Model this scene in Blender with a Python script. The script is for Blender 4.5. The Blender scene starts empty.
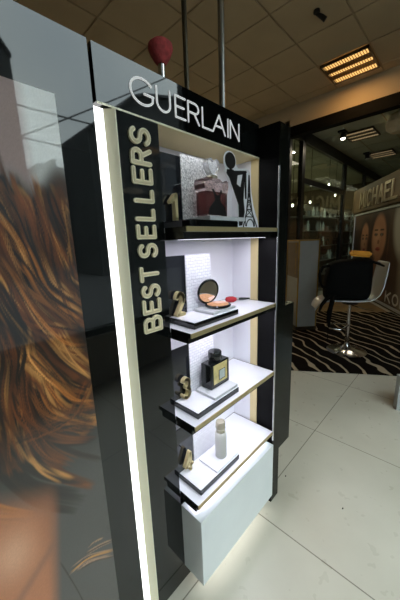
import bpy, bmesh, math, random
import numpy as np
from mathutils import Vector, Matrix
random.seed(7); rng = np.random.default_rng(11)
scene = bpy.context.scene
col = scene.collection
PI = math.pi

# ------------------------------------------------------------------ materials
def mat(name, color, rough=.5, metal=0., ior=1.5, coat=0., emit=None, estr=0., trans=0., bump=0., bscale=60., var=0., vscale=8., spec=None):
    m = bpy.data.materials.new(name); m.use_nodes = True
    nt = m.node_tree; b = nt.nodes['Principled BSDF']
    b.inputs['Base Color'].default_value = (*color, 1)
    b.inputs['Roughness'].default_value = rough
    b.inputs['Metallic'].default_value = metal
    b.inputs['IOR'].default_value = ior
    b.inputs['Coat Weight'].default_value = coat
    b.inputs['Coat Roughness'].default_value = .02
    b.inputs['Coat IOR'].default_value = 1.52
    b.inputs['Transmission Weight'].default_value = trans
    if spec is not None: b.inputs['Specular IOR Level'].default_value = spec
    if emit:
        b.inputs['Emission Color'].default_value = (*emit, 1)
        b.inputs['Emission Strength'].default_value = estr
    tc = nt.nodes.new('ShaderNodeTexCoord')
    if var:
        n = nt.nodes.new('ShaderNodeTexNoise'); n.inputs['Scale'].default_value = vscale; n.inputs['Detail'].default_value = 5
        nt.links.new(tc.outputs['Object'], n.inputs['Vector'])
        r = nt.nodes.new('ShaderNodeValToRGB')
        r.color_ramp.elements[0].position = .3; r.color_ramp.elements[1].position = .7
        r.color_ramp.elements[0].color = (*[c*(1-var) for c in color], 1)
        r.color_ramp.elements[1].color = (*[min(1, c*(1+var)) for c in color], 1)
        nt.links.new(n.outputs['Fac'], r.inputs['Fac']); nt.links.new(r.outputs['Color'], b.inputs['Base Color'])
    if bump:
        n = nt.nodes.new('ShaderNodeTexNoise'); n.inputs['Scale'].default_value = bscale; n.inputs['Detail'].default_value = 4
        nt.links.new(tc.outputs['Object'], n.inputs['Vector'])
        bp = nt.nodes.new('ShaderNodeBump'); bp.inputs['Strength'].default_value = bump; bp.inputs['Distance'].default_value = .004
        nt.links.new(n.outputs['Fac'], bp.inputs['Height']); nt.links.new(bp.outputs['Normal'], b.inputs['Normal'])
    return m
def thin_glass(name, tint=(.9,.95,.93), refl=1.5):
    m = bpy.data.materials.new(name); m.use_nodes = True; nt = m.node_tree
    for n in list(nt.nodes): nt.nodes.remove(n)
    o = nt.nodes.new('ShaderNodeOutputMaterial'); t = nt.nodes.new('ShaderNodeBsdfTransparent'); g = nt.nodes.new('ShaderNodeBsdfGlossy')
    t.inputs[0].default_value = (*tint, 1); g.inputs['Roughness'].default_value = .02
    f = nt.nodes.new('ShaderNodeFresnel'); ge = nt.nodes.new('ShaderNodeNewGeometry')
    mr = nt.nodes.new('ShaderNodeMapRange'); mr.inputs[3].default_value = refl; mr.inputs[4].default_value = 1/refl
    nt.links.new(ge.outputs['Backfacing'], mr.inputs[0]); nt.links.new(mr.outputs[0], f.inputs[0])
    mx = nt.nodes.new('ShaderNodeMixShader')
    nt.links.new(f.outputs[0], mx.inputs[0]); nt.links.new(t.outputs[0], mx.inputs[1]); nt.links.new(g.outputs[0], mx.inputs[2]); nt.links.new(mx.outputs[0], o.inputs[0])
    return m
M = dict(
 black_gloss = mat('black_gloss', (.005,.006,.006), .025, ior=1.56, var=.15),
 black_panel = mat('black_panel', (.005,.006,.006), .03, ior=1.42, var=.15),
 black_satin = mat('black_satin', (.007,.0075,.007), .22, ior=1.45, var=.2),
 velvet_black = mat('velvet_black', (.004,.004,.004), .6, spec=.1, var=.2),
 black_matte = mat('black_matte', (.008,.008,.008), .5, var=.2),
 gold = mat('gold_paint', (.52,.42,.22), .32, metal=.55, var=.06),
 gold_flat = mat('gold_flat', (.66,.54,.28), .45, metal=.15, var=.05),
 pale_gold_paint = mat('pale_gold_paint', (.97,.92,.70), .3, metal=.1, var=.04),
 cream = mat('cream_gold', (.95,.85,.60), .4, var=.05),
 gold_groove = mat('gold_groove', (.74,.64,.42), .4, metal=.1, var=.08),
 white_lac = mat('white_lacquer', (.76,.79,.80), .18, ior=1.45, var=.02),
 niche_white = mat('niche_white', (.80,.80,.84), .4, var=.015),
 shelf_white = mat('shelf_white', (.86,.85,.90), .25, var=.01),
 letter_white = mat('letter_white', (.96,.96,.96), .4, emit=(1,1,1), estr=.25, var=.01),  # faint emission added to whiten letters that are not lit themselves
 light = mat('light_diffuser', (.9,.9,.88), .4, emit=(1,1,.97), estr=2.2),
 led = mat('led_diffuser', (.9,.9,.95), .4, emit=(.86,.84,1), estr=2.5),
 chrome = mat('chrome', (.62,.62,.62), .12, metal=1, var=.04),
 steel = mat('brushed_steel', (.38,.38,.38), .28, metal=1, var=.1),
 bronze = mat('bronze', (.10,.085,.06), .3, metal=.8, var=.2),
 acrylic = mat('acrylic_block', (.64,.65,.67), .08, ior=1.45, coat=.4, var=.05, vscale=40),
 grey_card = mat('grey_card', (.5,.5,.5), .4, var=.1),
 bristle = mat('red_bristle', (.52,.075,.08), .8, bump=.6, bscale=200, var=.3, vscale=60),
 red = mat('red_bristle_bright', (.42,.012,.02), .6, bump=.4, bscale=300, var=.2),
 white_plastic = mat('white_plastic', (.66,.68,.72), .3, coat=.3, var=.03),
 black_cloth = mat('black_cloth', (.004,.004,.004), .8, spec=.08, bump=.4, bscale=90, var=.3),
 yellow_cloth = mat('yellow_cloth', (.85,.36,.03), .7, bump=.4, bscale=50, var=.2),
 ceiling = mat('ceiling_tile', (.58,.46,.29), .95, var=.05, vscale=3),
 soffit = mat('soffit_paint', (.60,.48,.31), .9, var=.06, vscale=2),
 back_ceiling = mat('back_ceiling', (.45,.48,.38), .95, var=.08, vscale=2),
 grout = mat('ceiling_joint', (.44,.34,.21), .9, var=.1),
 frame_black = mat('frame_black', (.010,.011,.010), .3, var=.2),
 wall_dark = mat('wall_dark', (.16,.14,.10), .9, var=.15, vscale=2),
 wall_light = mat('wall_light', (.4,.37,.3), .9, var=.06, vscale=2),
 amber = mat('amber_tube', (.9,.6,.25), .5, emit=(1,.60,.20), estr=1.15),
 amber_dim = mat('amber_tube_dim', (.6,.5,.3), .5, emit=(1,.78,.45), estr=.30),
 spot = mat('spot_glow', (1,1,1), .5, emit=(1,.93,.75), estr=7),
 beige = mat('beige_shade', (.75,.64,.44), .8, var=.08),
 glass = thin_glass('clear_glass'),
 shop_glass = thin_glass('shop_glass', (.80,.86,.80)),
 facade_a = mat('facade_ochre', (.13,.12,.11), .9, var=.15, vscale=1),
 facade_b = mat('facade_stone', (.06,.062,.06), .9, var=.2, vscale=1),
 facade_c = mat('facade_dark', (.045,.048,.048), .9, var=.2, vscale=1),
 pane = mat('dark_pane', (.02,.025,.03), .1, var=.2),
 roof = mat('roof_tin', (.04,.04,.042), .7, var=.2),
 asphalt = mat('asphalt', (.06,.06,.06), .9, bump=.3, bscale=60, var=.2),
 wood = mat('warm_wood_floor', (.20,.12,.04), .5, var=.3, vscale=5),
 counter_white = mat('counter_white', (.40,.42,.42), .35, var=.04),
 counter_beige = mat('counter_beige', (.24,.18,.13), .5, var=.06),
 brass = mat('brass_trim', (.45,.28,.07), .3, metal=.8, var=.15),
 sign_brown = mat('sign_brown', (.11,.065,.025), .6, var=.5, vscale=1.5),
 sign_letter = mat('sign_letter', (.42,.34,.22), .4, metal=.4, var=.1),
 pale_text = mat('pale_text', (.62,.56,.48), .6, var=.03),
 silver_line = mat('silver_line', (.7,.7,.7), .3, metal=.6, var=.03),
 dark_speck = mat('dark_speck', (.02,.018,.015), .9, var=.2),
 bronzer = mat('tan_powder', (.52,.25,.11), .8, var=.25, vscale=90),
 pink_powder = mat('pale_powder', (.72,.46,.36), .8, var=.12, vscale=60),
 mirror = mat('mirror', (.86,.88,.9), .02, metal=1),
 frosted = mat('frosted_glass', (.62,.62,.58), .35, trans=.35, ior=1.45, var=.03),
 pale_gold = mat('pale_gold_cap', (.50,.47,.36), .25, metal=.7, var=.08),
 robe_glass = mat('rosy_glass', (.90,.74,.73), .02, trans=.97, ior=1.30),
 robe_liquid = mat('rose_liquid', (.34,.13,.13), .05, trans=.75, ior=1.33, var=.4, vscale=12),
 crystal = mat('crystal', (.92,.93,.95), .03, trans=.8, ior=1.5),
 label_black = mat('label_black', (.01,.008,.008), .35, var=.1),
 amber_juice = mat('golden_juice', (.62,.50,.20), .12, coat=.8, var=.25, vscale=30),
 label_silver = mat('label_silver', (.50,.55,.52), .3, var=.1, vscale=80),
 cabinet_side = mat('cabinet_grey', (.007,.0075,.006), .16, ior=1.40, spec=.22, var=.15),
 speck = mat('bottle_pale', (.5,.55,.5), .2, emit=(.8,.9,.75), estr=.12, var=.3, vscale=5),  # faint emission stands in for backlight in the pale bottles
)
def node(nt, t, **kw):
    n = nt.nodes.new(t)
    for k, v in kw.items():
        if hasattr(n, k): setattr(n, k, v)
        else: n.inputs[k].default_value = v
    return n
# floor: large pale stone tiles, joints 0.885 m apart
def floor_mat():
    m = mat('floor_tile', (.46,.44,.39), .28, ior=1.45); nt = m.node_tree; L = nt.links; b = nt.nodes['Principled BSDF']
    tc = node(nt, 'ShaderNodeTexCoord'); sp = node(nt, 'ShaderNodeSeparateXYZ'); L.new(tc.outputs['Object'], sp.inputs[0])
    masks = []
    for ax, off in (('X', 1.1), ('Y', -.05)):
        a = node(nt, 'ShaderNodeMath', operation='SUBTRACT'); a.inputs[1].default_value = off; L.new(sp.outputs[ax], a.inputs[0])
        d = node(nt, 'ShaderNodeMath', operation='DIVIDE'); d.inputs[1].default_value = .885; L.new(a.outputs[0], d.inputs[0])
        f = node(nt, 'ShaderNodeMath', operation='ROUND'); L.new(d.outputs[0], f.inputs[0])
        s = node(nt, 'ShaderNodeMath', operation='SUBTRACT'); L.new(d.outputs[0], s.inputs[0]); L.new(f.outputs[0], s.inputs[1])
        ab = node(nt, 'ShaderNodeMath', operation='ABSOLUTE'); L.new(s.outputs[0], ab.inputs[0])
        lt = node(nt, 'ShaderNodeMath', operation='LESS_THAN'); lt.inputs[1].default_value = .0032; L.new(ab.outputs[0], lt.inputs[0])
        masks.append(lt)
    mx = node(nt, 'ShaderNodeMath', operation='MAXIMUM'); L.new(masks[0].outputs[0], mx.inputs[0]); L.new(masks[1].outputs[0], mx.inputs[1])
    n = node(nt, 'ShaderNodeTexNoise'); n.inputs['Scale'].default_value = 1.8; n.inputs['Detail'].default_value = 6; L.new(tc.outputs['Object'], n.inputs['Vector'])
    r = node(nt, 'ShaderNodeValToRGB'); r.color_ramp.elements[0].position = .3; r.color_ramp.elements[1].position = .72
    r.color_ramp.elements[0].color = (.44,.41,.335,1); r.color_ramp.elements[1].color = (.54,.505,.425,1); L.new(n.outputs['Fac'], r.inputs['Fac'])
    c = node(nt, 'ShaderNodeMix', data_type='RGBA'); L.new(mx.outputs[0], c.inputs[0]); L.new(r.outputs['Color'], c.inputs[6]); c.inputs[7].default_value = (.19,.17,.135,1)
    L.new(c.outputs[2], b.inputs['Base Color'])
    n2 = node(nt, 'ShaderNodeTexNoise'); n2.inputs['Scale'].default_value = 14; L.new(tc.outputs['Object'], n2.inputs['Vector'])
    mr = node(nt, 'ShaderNodeMapRange'); mr.inputs[3].default_value = .2; mr.inputs[4].default_value = .42; L.new(n2.outputs['Fac'], mr.inputs[0]); L.new(mr.outputs[0], b.inputs['Roughness'])
    return m
def zebra_mat():
    m = mat('zebra_pile', (.1,.1,.1), 1., spec=.05); nt = m.node_tree; L = nt.links; b = nt.nodes['Principled BSDF']
    tc = node(nt, 'ShaderNodeTexCoord')
    mp = node(nt, 'ShaderNodeMapping'); mp.inputs['Rotation'].default_value = (0,0,.55); L.new(tc.outputs['Object'], mp.inputs['Vector'])
    w = node(nt, 'ShaderNodeTexWave'); w.inputs['Scale'].default_value = 1.9; w.inputs['Distortion'].default_value = 8.5; w.inputs['Detail'].default_value = 2.2; w.inputs['Detail Scale'].default_value = .9; w.inputs['Detail Roughness'].default_value = .45
    L.new(mp.outputs[0], w.inputs['Vector'])
    r = node(nt, 'ShaderNodeValToRGB'); r.color_ramp.elements[0].position = .90; r.color_ramp.elements[1].position = .95
    r.color_ramp.elements[0].color = (.007,.005,.004,1); r.color_ramp.elements[1].color = (.36,.285,.20,1)
    L.new(w.outputs['Fac'], r.inputs['Fac']); L.new(r.outputs['Color'], b.inputs['Base Color'])
    return m
def print_mat(name, coat):
    m = mat(name, (.5,.5,.5), .5, coat=coat); nt = m.node_tree; b = nt.nodes['Principled BSDF']
    a = node(nt, 'ShaderNodeVertexColor', layer_name='Col'); nt.links.new(a.outputs['Color'], b.inputs['Base Color']); return m
def relief_mat():
    m = mat('brick_relief', (.74,.74,.78), .5); nt = m.node_tree; L = nt.links; b = nt.nodes['Principled BSDF']
    tc = node(nt, 'ShaderNodeTexCoord'); mp = node(nt, 'ShaderNodeMapping'); mp.inputs['Rotation'].default_value = (PI/2,0,0); L.new(tc.outputs['Object'], mp.inputs['Vector'])
    br = node(nt, 'ShaderNodeTexBrick'); br.inputs['Scale'].default_value = 20; br.inputs['Mortar Size'].default_value = .035; br.inputs['Mortar Smooth'].default_value = .7
    br.inputs['Color1'].default_value = (.76,.76,.80,1); br.inputs['Color2'].default_value = (.68,.68,.72,1); br.inputs['Mortar'].default_value = (.56,.56,.62,1)
    L.new(mp.outputs[0], br.inputs['Vector']); L.new(br.outputs['Color'], b.inputs['Base Color'])
    n = node(nt, 'ShaderNodeTexNoise'); n.inputs['Scale'].default_value = 70; L.new(tc.outputs['Object'], n.inputs['Vector'])
    ad = node(nt, 'ShaderNodeMath', operation='SUBTRACT'); L.new(n.outputs['Fac'], ad.inputs[0]); L.new(br.outputs['Fac'], ad.inputs[1])
    bp = node(nt, 'ShaderNodeBump'); bp.inputs['Strength'].default_value = .5; bp.inputs['Distance'].default_value = .004; L.new(ad.outputs[0], bp.inputs['Height']); L.new(bp.outputs['Normal'], b.inputs['Normal'])
    return m
def glitter_mat():
    m = mat('silver_sequins', (.6,.6,.62), .35, metal=.3); nt = m.node_tree; L = nt.links; b = nt.nodes['Principled BSDF']
    tc = node(nt, 'ShaderNodeTexCoord'); v = node(nt, 'ShaderNodeTexVoronoi'); v.inputs['Scale'].default_value = 210; L.new(tc.outputs['Object'], v.inputs['Vector'])
    r = node(nt, 'ShaderNodeValToRGB'); r.color_ramp.elements[0].position = .15; r.color_ramp.elements[1].position = .75
    r.color_ramp.elements[0].color = (.42,.42,.44,1); r.color_ramp.elements[1].color = (1,1,1,1); L.new(v.outputs['Color'], r.inputs['Fac']); L.new(r.outputs['Color'], b.inputs['Base Color'])
    bp = node(nt, 'ShaderNodeBump'); bp.inputs['Strength'].default_value = .7; bp.inputs['Distance'].default_value = .004; L.new(v.outputs['Color'], bp.inputs['Height']); L.new(bp.outputs['Normal'], b.inputs['Normal'])
    return m
M['floor'] = floor_mat(); M['zebra'] = zebra_mat(); M['print'] = print_mat('hair_print', 1.0); M['poster'] = print_mat('face_print', .2)
M['relief'] = relief_mat(); M['glitter'] = glitter_mat()
M['card_dark'] = mat('smoked_mirror_card', (.012,.013,.016), .04, ior=1.55, var=.1)

# ------------------------------------------------------------------ mesh builder
class MB:
    def __init__(s): s.bm = bmesh.new()
    def box(s, a, b, bev=0):
        r = bmesh.ops.create_cube(s.bm, size=1)['verts']
        for v in r:
            v.co = Vector([(a[i]+b[i])/2 + v.co[i]*(b[i]-a[i]) for i in range(3)])
        if bev:
            es = {e for v in r for e in v.link_edges}
            bmesh.ops.bevel(s.bm, geom=list(es), offset=bev, segments=2, affect='EDGES', profile=.5)
        return s
    def obox(s, o, u, v, w):          # box from a corner and three edge vectors
        o, u, v, w = map(Vector, (o, u, v, w))
        P = [o, o+u, o+u+v, o+v, o+w, o+u+w, o+u+v+w, o+v+w]; V = [s.bm.verts.new(p) for p in P]
        for f in ((0,3,2,1),(4,5,6,7),(0,1,5,4),(1,2,6,5),(2,3,7,6),(3,0,4,7)): s.bm.faces.new([V[i] for i in f])
        return s
    def lathe(s, prof, c=(0,0,0), n=32, sx=1, sy=1, M4=None):
        rings = []
        for r, z in prof:
            ring = []
            for k in range(n):
                a = 2*PI*k/n; p = Vector((r*math.cos(a)*sx, r*math.sin(a)*sy, z))
                if M4: p = M4 @ p
                ring.append(s.bm.verts.new(p+Vector(c)))
            rings.append(ring)
        for i in range(len(rings)-1):
            for k in range(n): s.bm.faces.new((rings[i][k], rings[i][(k+1)%n], rings[i+1][(k+1)%n], rings[i+1][k]))
        s.bm.faces.new(rings[0][::-1]); s.bm.faces.new(rings[-1]); return s
    def tube(s, pts, r, n=10, flat=1.):
        pts = [Vector(p) for p in pts]; rings = []
        for i, p in enumerate(pts):
            t = (pts[min(i+1, len(pts)-1)]-pts[max(i-1, 0)]).normalized()
            up = Vector((0,0,1)) if abs(t.z) < .95 else Vector((0,1,0))
            a = t.cross(up).normalized(); b = a.cross(t).normalized()
            rr = r[i] if isinstance(r, (list, tuple)) else r
            rings.append([s.bm.verts.new(p + a*rr*math.cos(2*PI*k/n)*flat + b*rr*math.sin(2*PI*k/n)) for k in range(n)])
        for i in range(len(rings)-1):
            for k in range(n): s.bm.faces.new((rings[i][k], rings[i][(k+1)%n], rings[i+1][(k+1)%n], rings[i+1][k]))
        s.bm.faces.new(rings[0][::-1]); s.bm.faces.new(rings[-1]); return s
    def prism(s, poly, f, d0, d1):    # poly of (u,v), f(u,v,d) -> point
        A = [s.bm.verts.new(f(u, v, d0)) for u, v in poly]; B = [s.bm.verts.new(f(u, v, d1)) for u, v in poly]
        n = len(poly); s.bm.faces.new(A[::-1]); s.bm.faces.new(B)
        for i in range(n): s.bm.faces.new((A[i], A[(i+1)%n], B[(i+1)%n], B[i]))
        return s
    def strokes(s, lines, w, f, d0, d1, caps=True):
        e = [d1]; inc = (d1-d0)*.006
        def nx(): e[0] += inc; return e[0]
        for L in lines:
            for (a, b) in zip(L[:-1], L[1:]):
                a_, b_ = Vector(a), Vector(b); t = (b_-a_)
                if t.length < 1e-9: continue
                t.normalize(); nrm = Vector((-t.y, t.x))*w/2
                ex = Vector((0,0)) if caps else t*w*.5
                s.prism([tuple(a_-nrm-ex*0), tuple(b_-nrm), tuple(b_+nrm), tuple(a_+nrm-ex*0)], f, d0, nx())
            pts = L if caps else L[1:-1]
            for p in pts:
                s.prism([(p[0]+w/2*math.cos(2*PI*k/12), p[1]+w/2*math.sin(2*PI*k/12)) for k in range(12)], f, d0, nx())
        return s
    def build(s, name, m, parent=None, smooth=False, fix=True):
        if fix: bmesh.ops.recalc_face_normals(s.bm, faces=s.bm.faces)
        me = bpy.data.meshes.new(name); s.bm.to_mesh(me); s.bm.free()
        me.materials.append(M[m] if isinstance(m, str) else m)
        if smooth:
            for p in me.polygons: p.use_smooth = True
            me.set_sharp_from_angle(angle=math.radians(38))
        o = bpy.data.objects.new(name, me); col.objects.link(o)
        if parent is not None:
            o.parent = parent
            if parent.type == 'EMPTY': o.matrix_parent_inverse = Matrix.Translation(-parent.location)
        return o
def box(name, m, a, b, parent=None, bev=0): return MB().box(a, b, bev).build(name, m, parent)
def tag(o, label, cat, group=None, kind=None):
    if label: o['label'] = label
    if cat: o['category'] = cat
    if group: o['group'] = group
    if kind: o['kind'] = kind
    return o
def thing(name, label, cat, loc, group=None):
    o = bpy.data.objects.new(name, None); o.empty_display_size = .05; col.objects.link(o); o.location = loc
    return tag(o, label, cat, group)
def struct(o): o['kind'] = 'structure'; return o
def arc(cx, cy, rx, ry, a0, a1, n=10): return [(cx+rx*math.cos(math.radians(a0+(a1-a0)*i/n)), cy+ry*math.sin(math.radians(a0+(a1-a0)*i/n))) for i in range(n+1)]
# letters as centre lines in a unit box
LET = {
 'G': [arc(.5,.5,.5,.5,42,325,22)+[(.93,.44)], [(.56,.44),(.95,.44)]],
 'U': [[(0,1),(0,.36)]+arc(.5,.38,.5,.38,180,360,12)+[(1,1)]],
 'E': [[(1,1),(0,1),(0,0),(1,0)], [(0,.52),(.85,.52)]],
 'R': [[(0,0),(0,1),(.6,1)]+arc(.6,.75,.36,.25,90,-90,8)+[(0,.5)], [(.55,.5),(1,0)]],
 'L': [[(0,1),(0,0),(1,0)]],
 'A': [[(0,0),(.5,1),(1,0)], [(.2,.36),(.8,.36)]],
 'I': [[(.5,0),(.5,1)]],
 'N': [[(0,0),(0,1),(1,0),(1,1)]],
 'B': [[(0,0),(0,1),(.6,1)]+arc(.6,.76,.3,.24,90,-90,8)+[(0,.52)], [(.6,.52)]+arc(.65,.26,.35,.26,90,-90,8)+[(0,0)]],
 'S': [arc(.5,.75,.46,.25,25,270,14)+arc(.5,.25,.5,.25,90,-155,14)],
 'T': [[(0,1),(1,1)], [(.5,1),(.5,0)]],
 'M': [[(0,0),(0,1),(.5,.25),(1,1),(1,0)]],
 'C': [arc(.5,.5,.5,.5,45,315,16)],
 'H': [[(0,0),(0,1)], [(1,0),(1,1)], [(0,.5),(1,.5)]],
 'K': [[(0,0),(0,1)], [(.95,1),(.05,.45)], [(.3,.6),(1,0)]],
 'O': [arc(.5,.5,.5,.5,0,360,20)],
 '1': [[(.10,.72),(.62,1),(.62,0)]],
 '2': [arc(.5,.70,.40,.30,165,-20,12)+[(.12,.0),(.95,.0)]],
 '3': [arc(.45,.74,.36,.26,150,-80,10), arc(.45,.27,.42,.27,80,-150,12)],
 '4': [[(.72,0),(.72,1),(.05,.3),(1,.3)]],
}

# ------------------------------------------------------------------ camera
cam_d = bpy.data.cameras.new('camera'); cam = bpy.data.objects.new('camera', cam_d); col.objects.link(cam)
RX, UX, FX = Vector((0.68965013,-0.72332135,-0.03448082)), Vector((0.17498166,0.12025285,0.97720042)), Vector((0.70268351,0.67995991,-0.20950037))
cam.matrix_world = Matrix(((RX.x,UX.x,-FX.x,0),(RX.y,UX.y,-FX.y,-.75),(RX.z,UX.z,-FX.z,1.504),(0,0,0,1)))
cam_d.sensor_fit = 'VERTICAL'; cam_d.sensor_height = 36; cam_d.lens = 274.62/600*36; cam_d.clip_start = .02; cam_d.clip_end = 200
scene.camera = cam

# ------------------------------------------------------------------ setting
H = 3.6
struct(box('floor', 'floor', (-4,-2,-.05), (12,6,0)))
# main ceiling with its recessed tile joints as real grooves: slab + tiles
cl = struct(box('ceiling', 'grout', (-4,-2.0,H), (4.7,6,H+.08)))
t = MB(); s_ = .58
for i in range(-14, 2):
    for j in range(-6, 9):
        x0, y0 = 4.51+(i-1)*s_+.010, .305+j*s_*.985+.010; x1, y1 = x0+s_-.020, y0+s_*.985-.020
        x1 = min(x1, 4.69)
        if (i, j) == (0, 0) or y0 < -2 or x0 > 4.6 or x0 < -4: continue
        t.box((x0, y0, H-.010), (x1, y1, H+.002))
tiles = struct(t.build('ceiling_tiles', 'ceiling'))
struct(box('trim_1', 'soffit', (4.7,-2,3.28), (4.78,6,H)))
struct(box('trim_2', 'velvet_black', (4.68,-2,3.13), (4.82,6,3.28)))
bc = struct(box('ceiling_back', 'grout', (4.82,-2,3.4), (12,6,3.48)))
t = MB()
for i in range(12):
    for j in range(13): t.box((4.84+i*.6, -1.9+j*.6, 3.392), (5.42+i*.6, -1.32+j*.6, 3.402))
struct(t.build('ceiling_back_tiles', 'back_ceiling'))
struct(box('wall_left', 'wall_light', (-4.1,-2,0), (-4,6,H)))
struct(box('wall_back', 'wall_light', (-4,6,0), (12,6.1,H)))
struct(box('wall_right', 'wall_dark', (12,-2,0), (12.1,6,3.4)))
WX0, WX1 = -1.0, 2.735
struct(box('wall_front_left', 'wall_light', (-4.1,-2.15,0), (WX0,-2,H+.08)))
struct(box('wall_front_right', 'frame_black', (WX1,-2.15,0), (12,-2,H+.08)))
struct(box('wall_front_base', 'wall_light', (WX0,-2.15,0), (WX1,-2,.55)))  # unseen; raised to sill height to dim the nearby floor and its reflection
w = MB(); 
for (a, b) in (((WX0,-2.12,0),(WX0+.06,-2.03,H)), ((WX1-.05,-2.12,0),(WX1,-2.03,H)), ((WX0,-2.12,.55),(WX1,-2.03,.62)), ((WX0,-2.12,3.5),(WX1,-2.03,H+.05))): w.box(a, b)
wf = struct(w.build('window_1', 'frame_black'))
struct(box('window_pane', 'glass', (WX0+.06,-2.08,.62), (WX1-.05,-2.072,3.5), wf))
struct(box('street_ground', 'asphalt', (-30,-60,-.25), (60,-2.15,-.02)))

# opposite side of the street (seen mirrored in the glossy panels)
def building(label, m, x0, x1, yf, prof, depth, rows, cols, zbase=1.2, zh=1.5, dz=3., wd=1.1):
    b = thing('townhouse', label, 'building', ((x0+x1)/2, yf, 0))
    poly = [(x0,-.02)]+[(x1,-.02)]+prof[::-1]
    MB().prism(poly, lambda u, v, d: (u, d, v), yf, yf-depth).build('facade', m, b)
    for r in range(rows):
        for c in range(cols):
            cx = x0+(c+.5)*(x1-x0)/cols; z0 = zbase+r*dz
            top = min(np.interp(cx+s2, [p[0] for p in prof], [p[1] for p in prof]) for s2 in (-wd/2, wd/2))
            if z0+zh > top-.4: continue
            f = MB().box((cx-wd/2-.12,yf,z0-.12), (cx+wd/2+.12,yf+.06,z0+zh+.12)).build('window_frame', 'facade_a', b)
            MB().box((cx-wd/2,yf+.06,z0), (cx+wd/2,yf+.08,z0+zh)).build('pane', 'pane', f)
    t = MB()
    for (p, q) in zip(prof[:-1], prof[1:]):
        if abs(q[0]-p[0]) > .05: t.obox((p[0],yf+.25,p[1]), (q[0]-p[0],0,q[1]-p[1]), (0,-depth-.3,0), (0,0,.12))
    t.build('roof', 'roof', b)
    return b
building('tall ochre townhouse across the street at the left end', 'facade_b', -16, 4.35, -14, [(-16,11.5),(-2,11.2),(3.6,10.3),(4.35,9.2)], 3, 3, 9)
building('low stone townhouse with two small turrets further back', 'facade_b', 3.2, 11.5, -21,
         [(3.2,4.6),(6.0,5.2),(7.0,6.0),(7.05,6.9),(7.35,6.9),(7.4,6.2),(7.9,6.4),(7.95,7.3),(8.3,7.3),(8.35,6.8),(9.4,6.9),(11.5,8.4)], 4, 2, 6)
building('dark townhouse with a stepped and rising roof line', 'facade_c', 6.4, 22, -12,
         [(6.4,6.5),(6.85,6.85),(8.25,7.9),(8.7,8.35),(9.4,8.65),(11.3,9.1),(12.5,9.5),(15.3,10.2),(22,11.0)], 3, 3, 8)
def wire(pts):
    P = [Vector(p) for p in pts]; a, b = P; n = 12
    q = [a.lerp(b, i/n) - Vector((0,0,.25*4*(i/n)*(1-i/n)*.3)) for i in range(n+1)]
    return MB().tube(q, .022, 6)
for (a, b, lb) in ((((0,-8,5.06),(8.9,-8,5.3)), 0, 'black overhead wire running level above the street'),
               (((0,-8.3,2.9),(9.5,-8.3,8.6)), 0, 'black overhead wire climbing steeply to the right'),
               (((0,-8.6,4.6),(8.5,-8.6,4.5)), 0, 'lowest black overhead wire above the street')):
    tag(wire(a).build('overhead_wire', 'black_matte'), lb, 'wire', 'overhead wires above the street')

# ------------------------------------------------------------------ hair poster panel
def raster_grid(xs, zs): return np.zeros((len(zs), len(xs), 3))
def stamp(img, X, Z, cx, cz, r, c, a):
    i0, i1 = np.searchsorted(X, [cx-r, cx+r]); j0, j1 = np.searchsorted(Z, [cz-r*1.2, cz+r*1.2])
    i1 = min(max(i1, i0+1), len(X)); j1 = min(max(j1, j0+1), len(Z))
    if i0 >= len(X) or j0 >= len(Z): return
    d2 = ((X[None, i0:i1]-cx)**2 + (Z[j0:j1, None]-cz)**2)/(r*r)
    w = (a*np.clip(1.15-d2, 0, 1))[..., None]
    img[j0:j1, i0:i1] = img[j0:j1, i0:i1]*(1-w) + np.array(c)*w
def spline(P, step=.0022):
    P = np.array(P, float); P = np.vstack([2*P[0]-P[1], P, 2*P[-1]-P[-2]]); out = []
    for i in range(1, len(P)-2):
        n = max(2, int(np.linalg.norm(P[i+1]-P[i])/step))
        for k in range(n):
            t = k/n
            out.append(.5*((2*P[i])+(-P[i-1]+P[i+1])*t+(2*P[i-1]-5*P[i]+4*P[i+1]-P[i+2])*t*t+(-P[i-1]+3*P[i]-3*P[i+1]+P[i+2])*t**3))
    return np.array(out)
def grid_mesh(name, X, Z, img, f, m, parent):
    nx, nz = len(X), len(Z)
    co = np.array([f(x, z) for z in Z for x in X], dtype=np.float32)
    idx = np.arange(nx*nz).reshape(nz, nx)
    F = np.stack([idx[:-1,:-1], idx[:-1,1:], idx[1:,1:], idx[1:,:-1]], -1).reshape(-1, 4)
    me = bpy.data.meshes.new(name); me.from_pydata(co.tolist(), [], F.tolist()); me.update()
    ca = me.color_attributes.new('Col', 'FLOAT_COLOR', 'POINT')
    rgba = np.ones((nx*nz, 4), dtype=np.float32); rgba[:, :3] = np.clip(img.reshape(-1, 3), 0, 1); ca.data.foreach_set('color', rgba.ravel())
    me.materials.append(M[m]); o = bpy.data.objects.new(name, me); col.objects.link(o); o.parent = parent
    loc = parent.location.copy()
    o.matrix_parent_inverse = Matrix.Translation(-loc); return o
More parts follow.
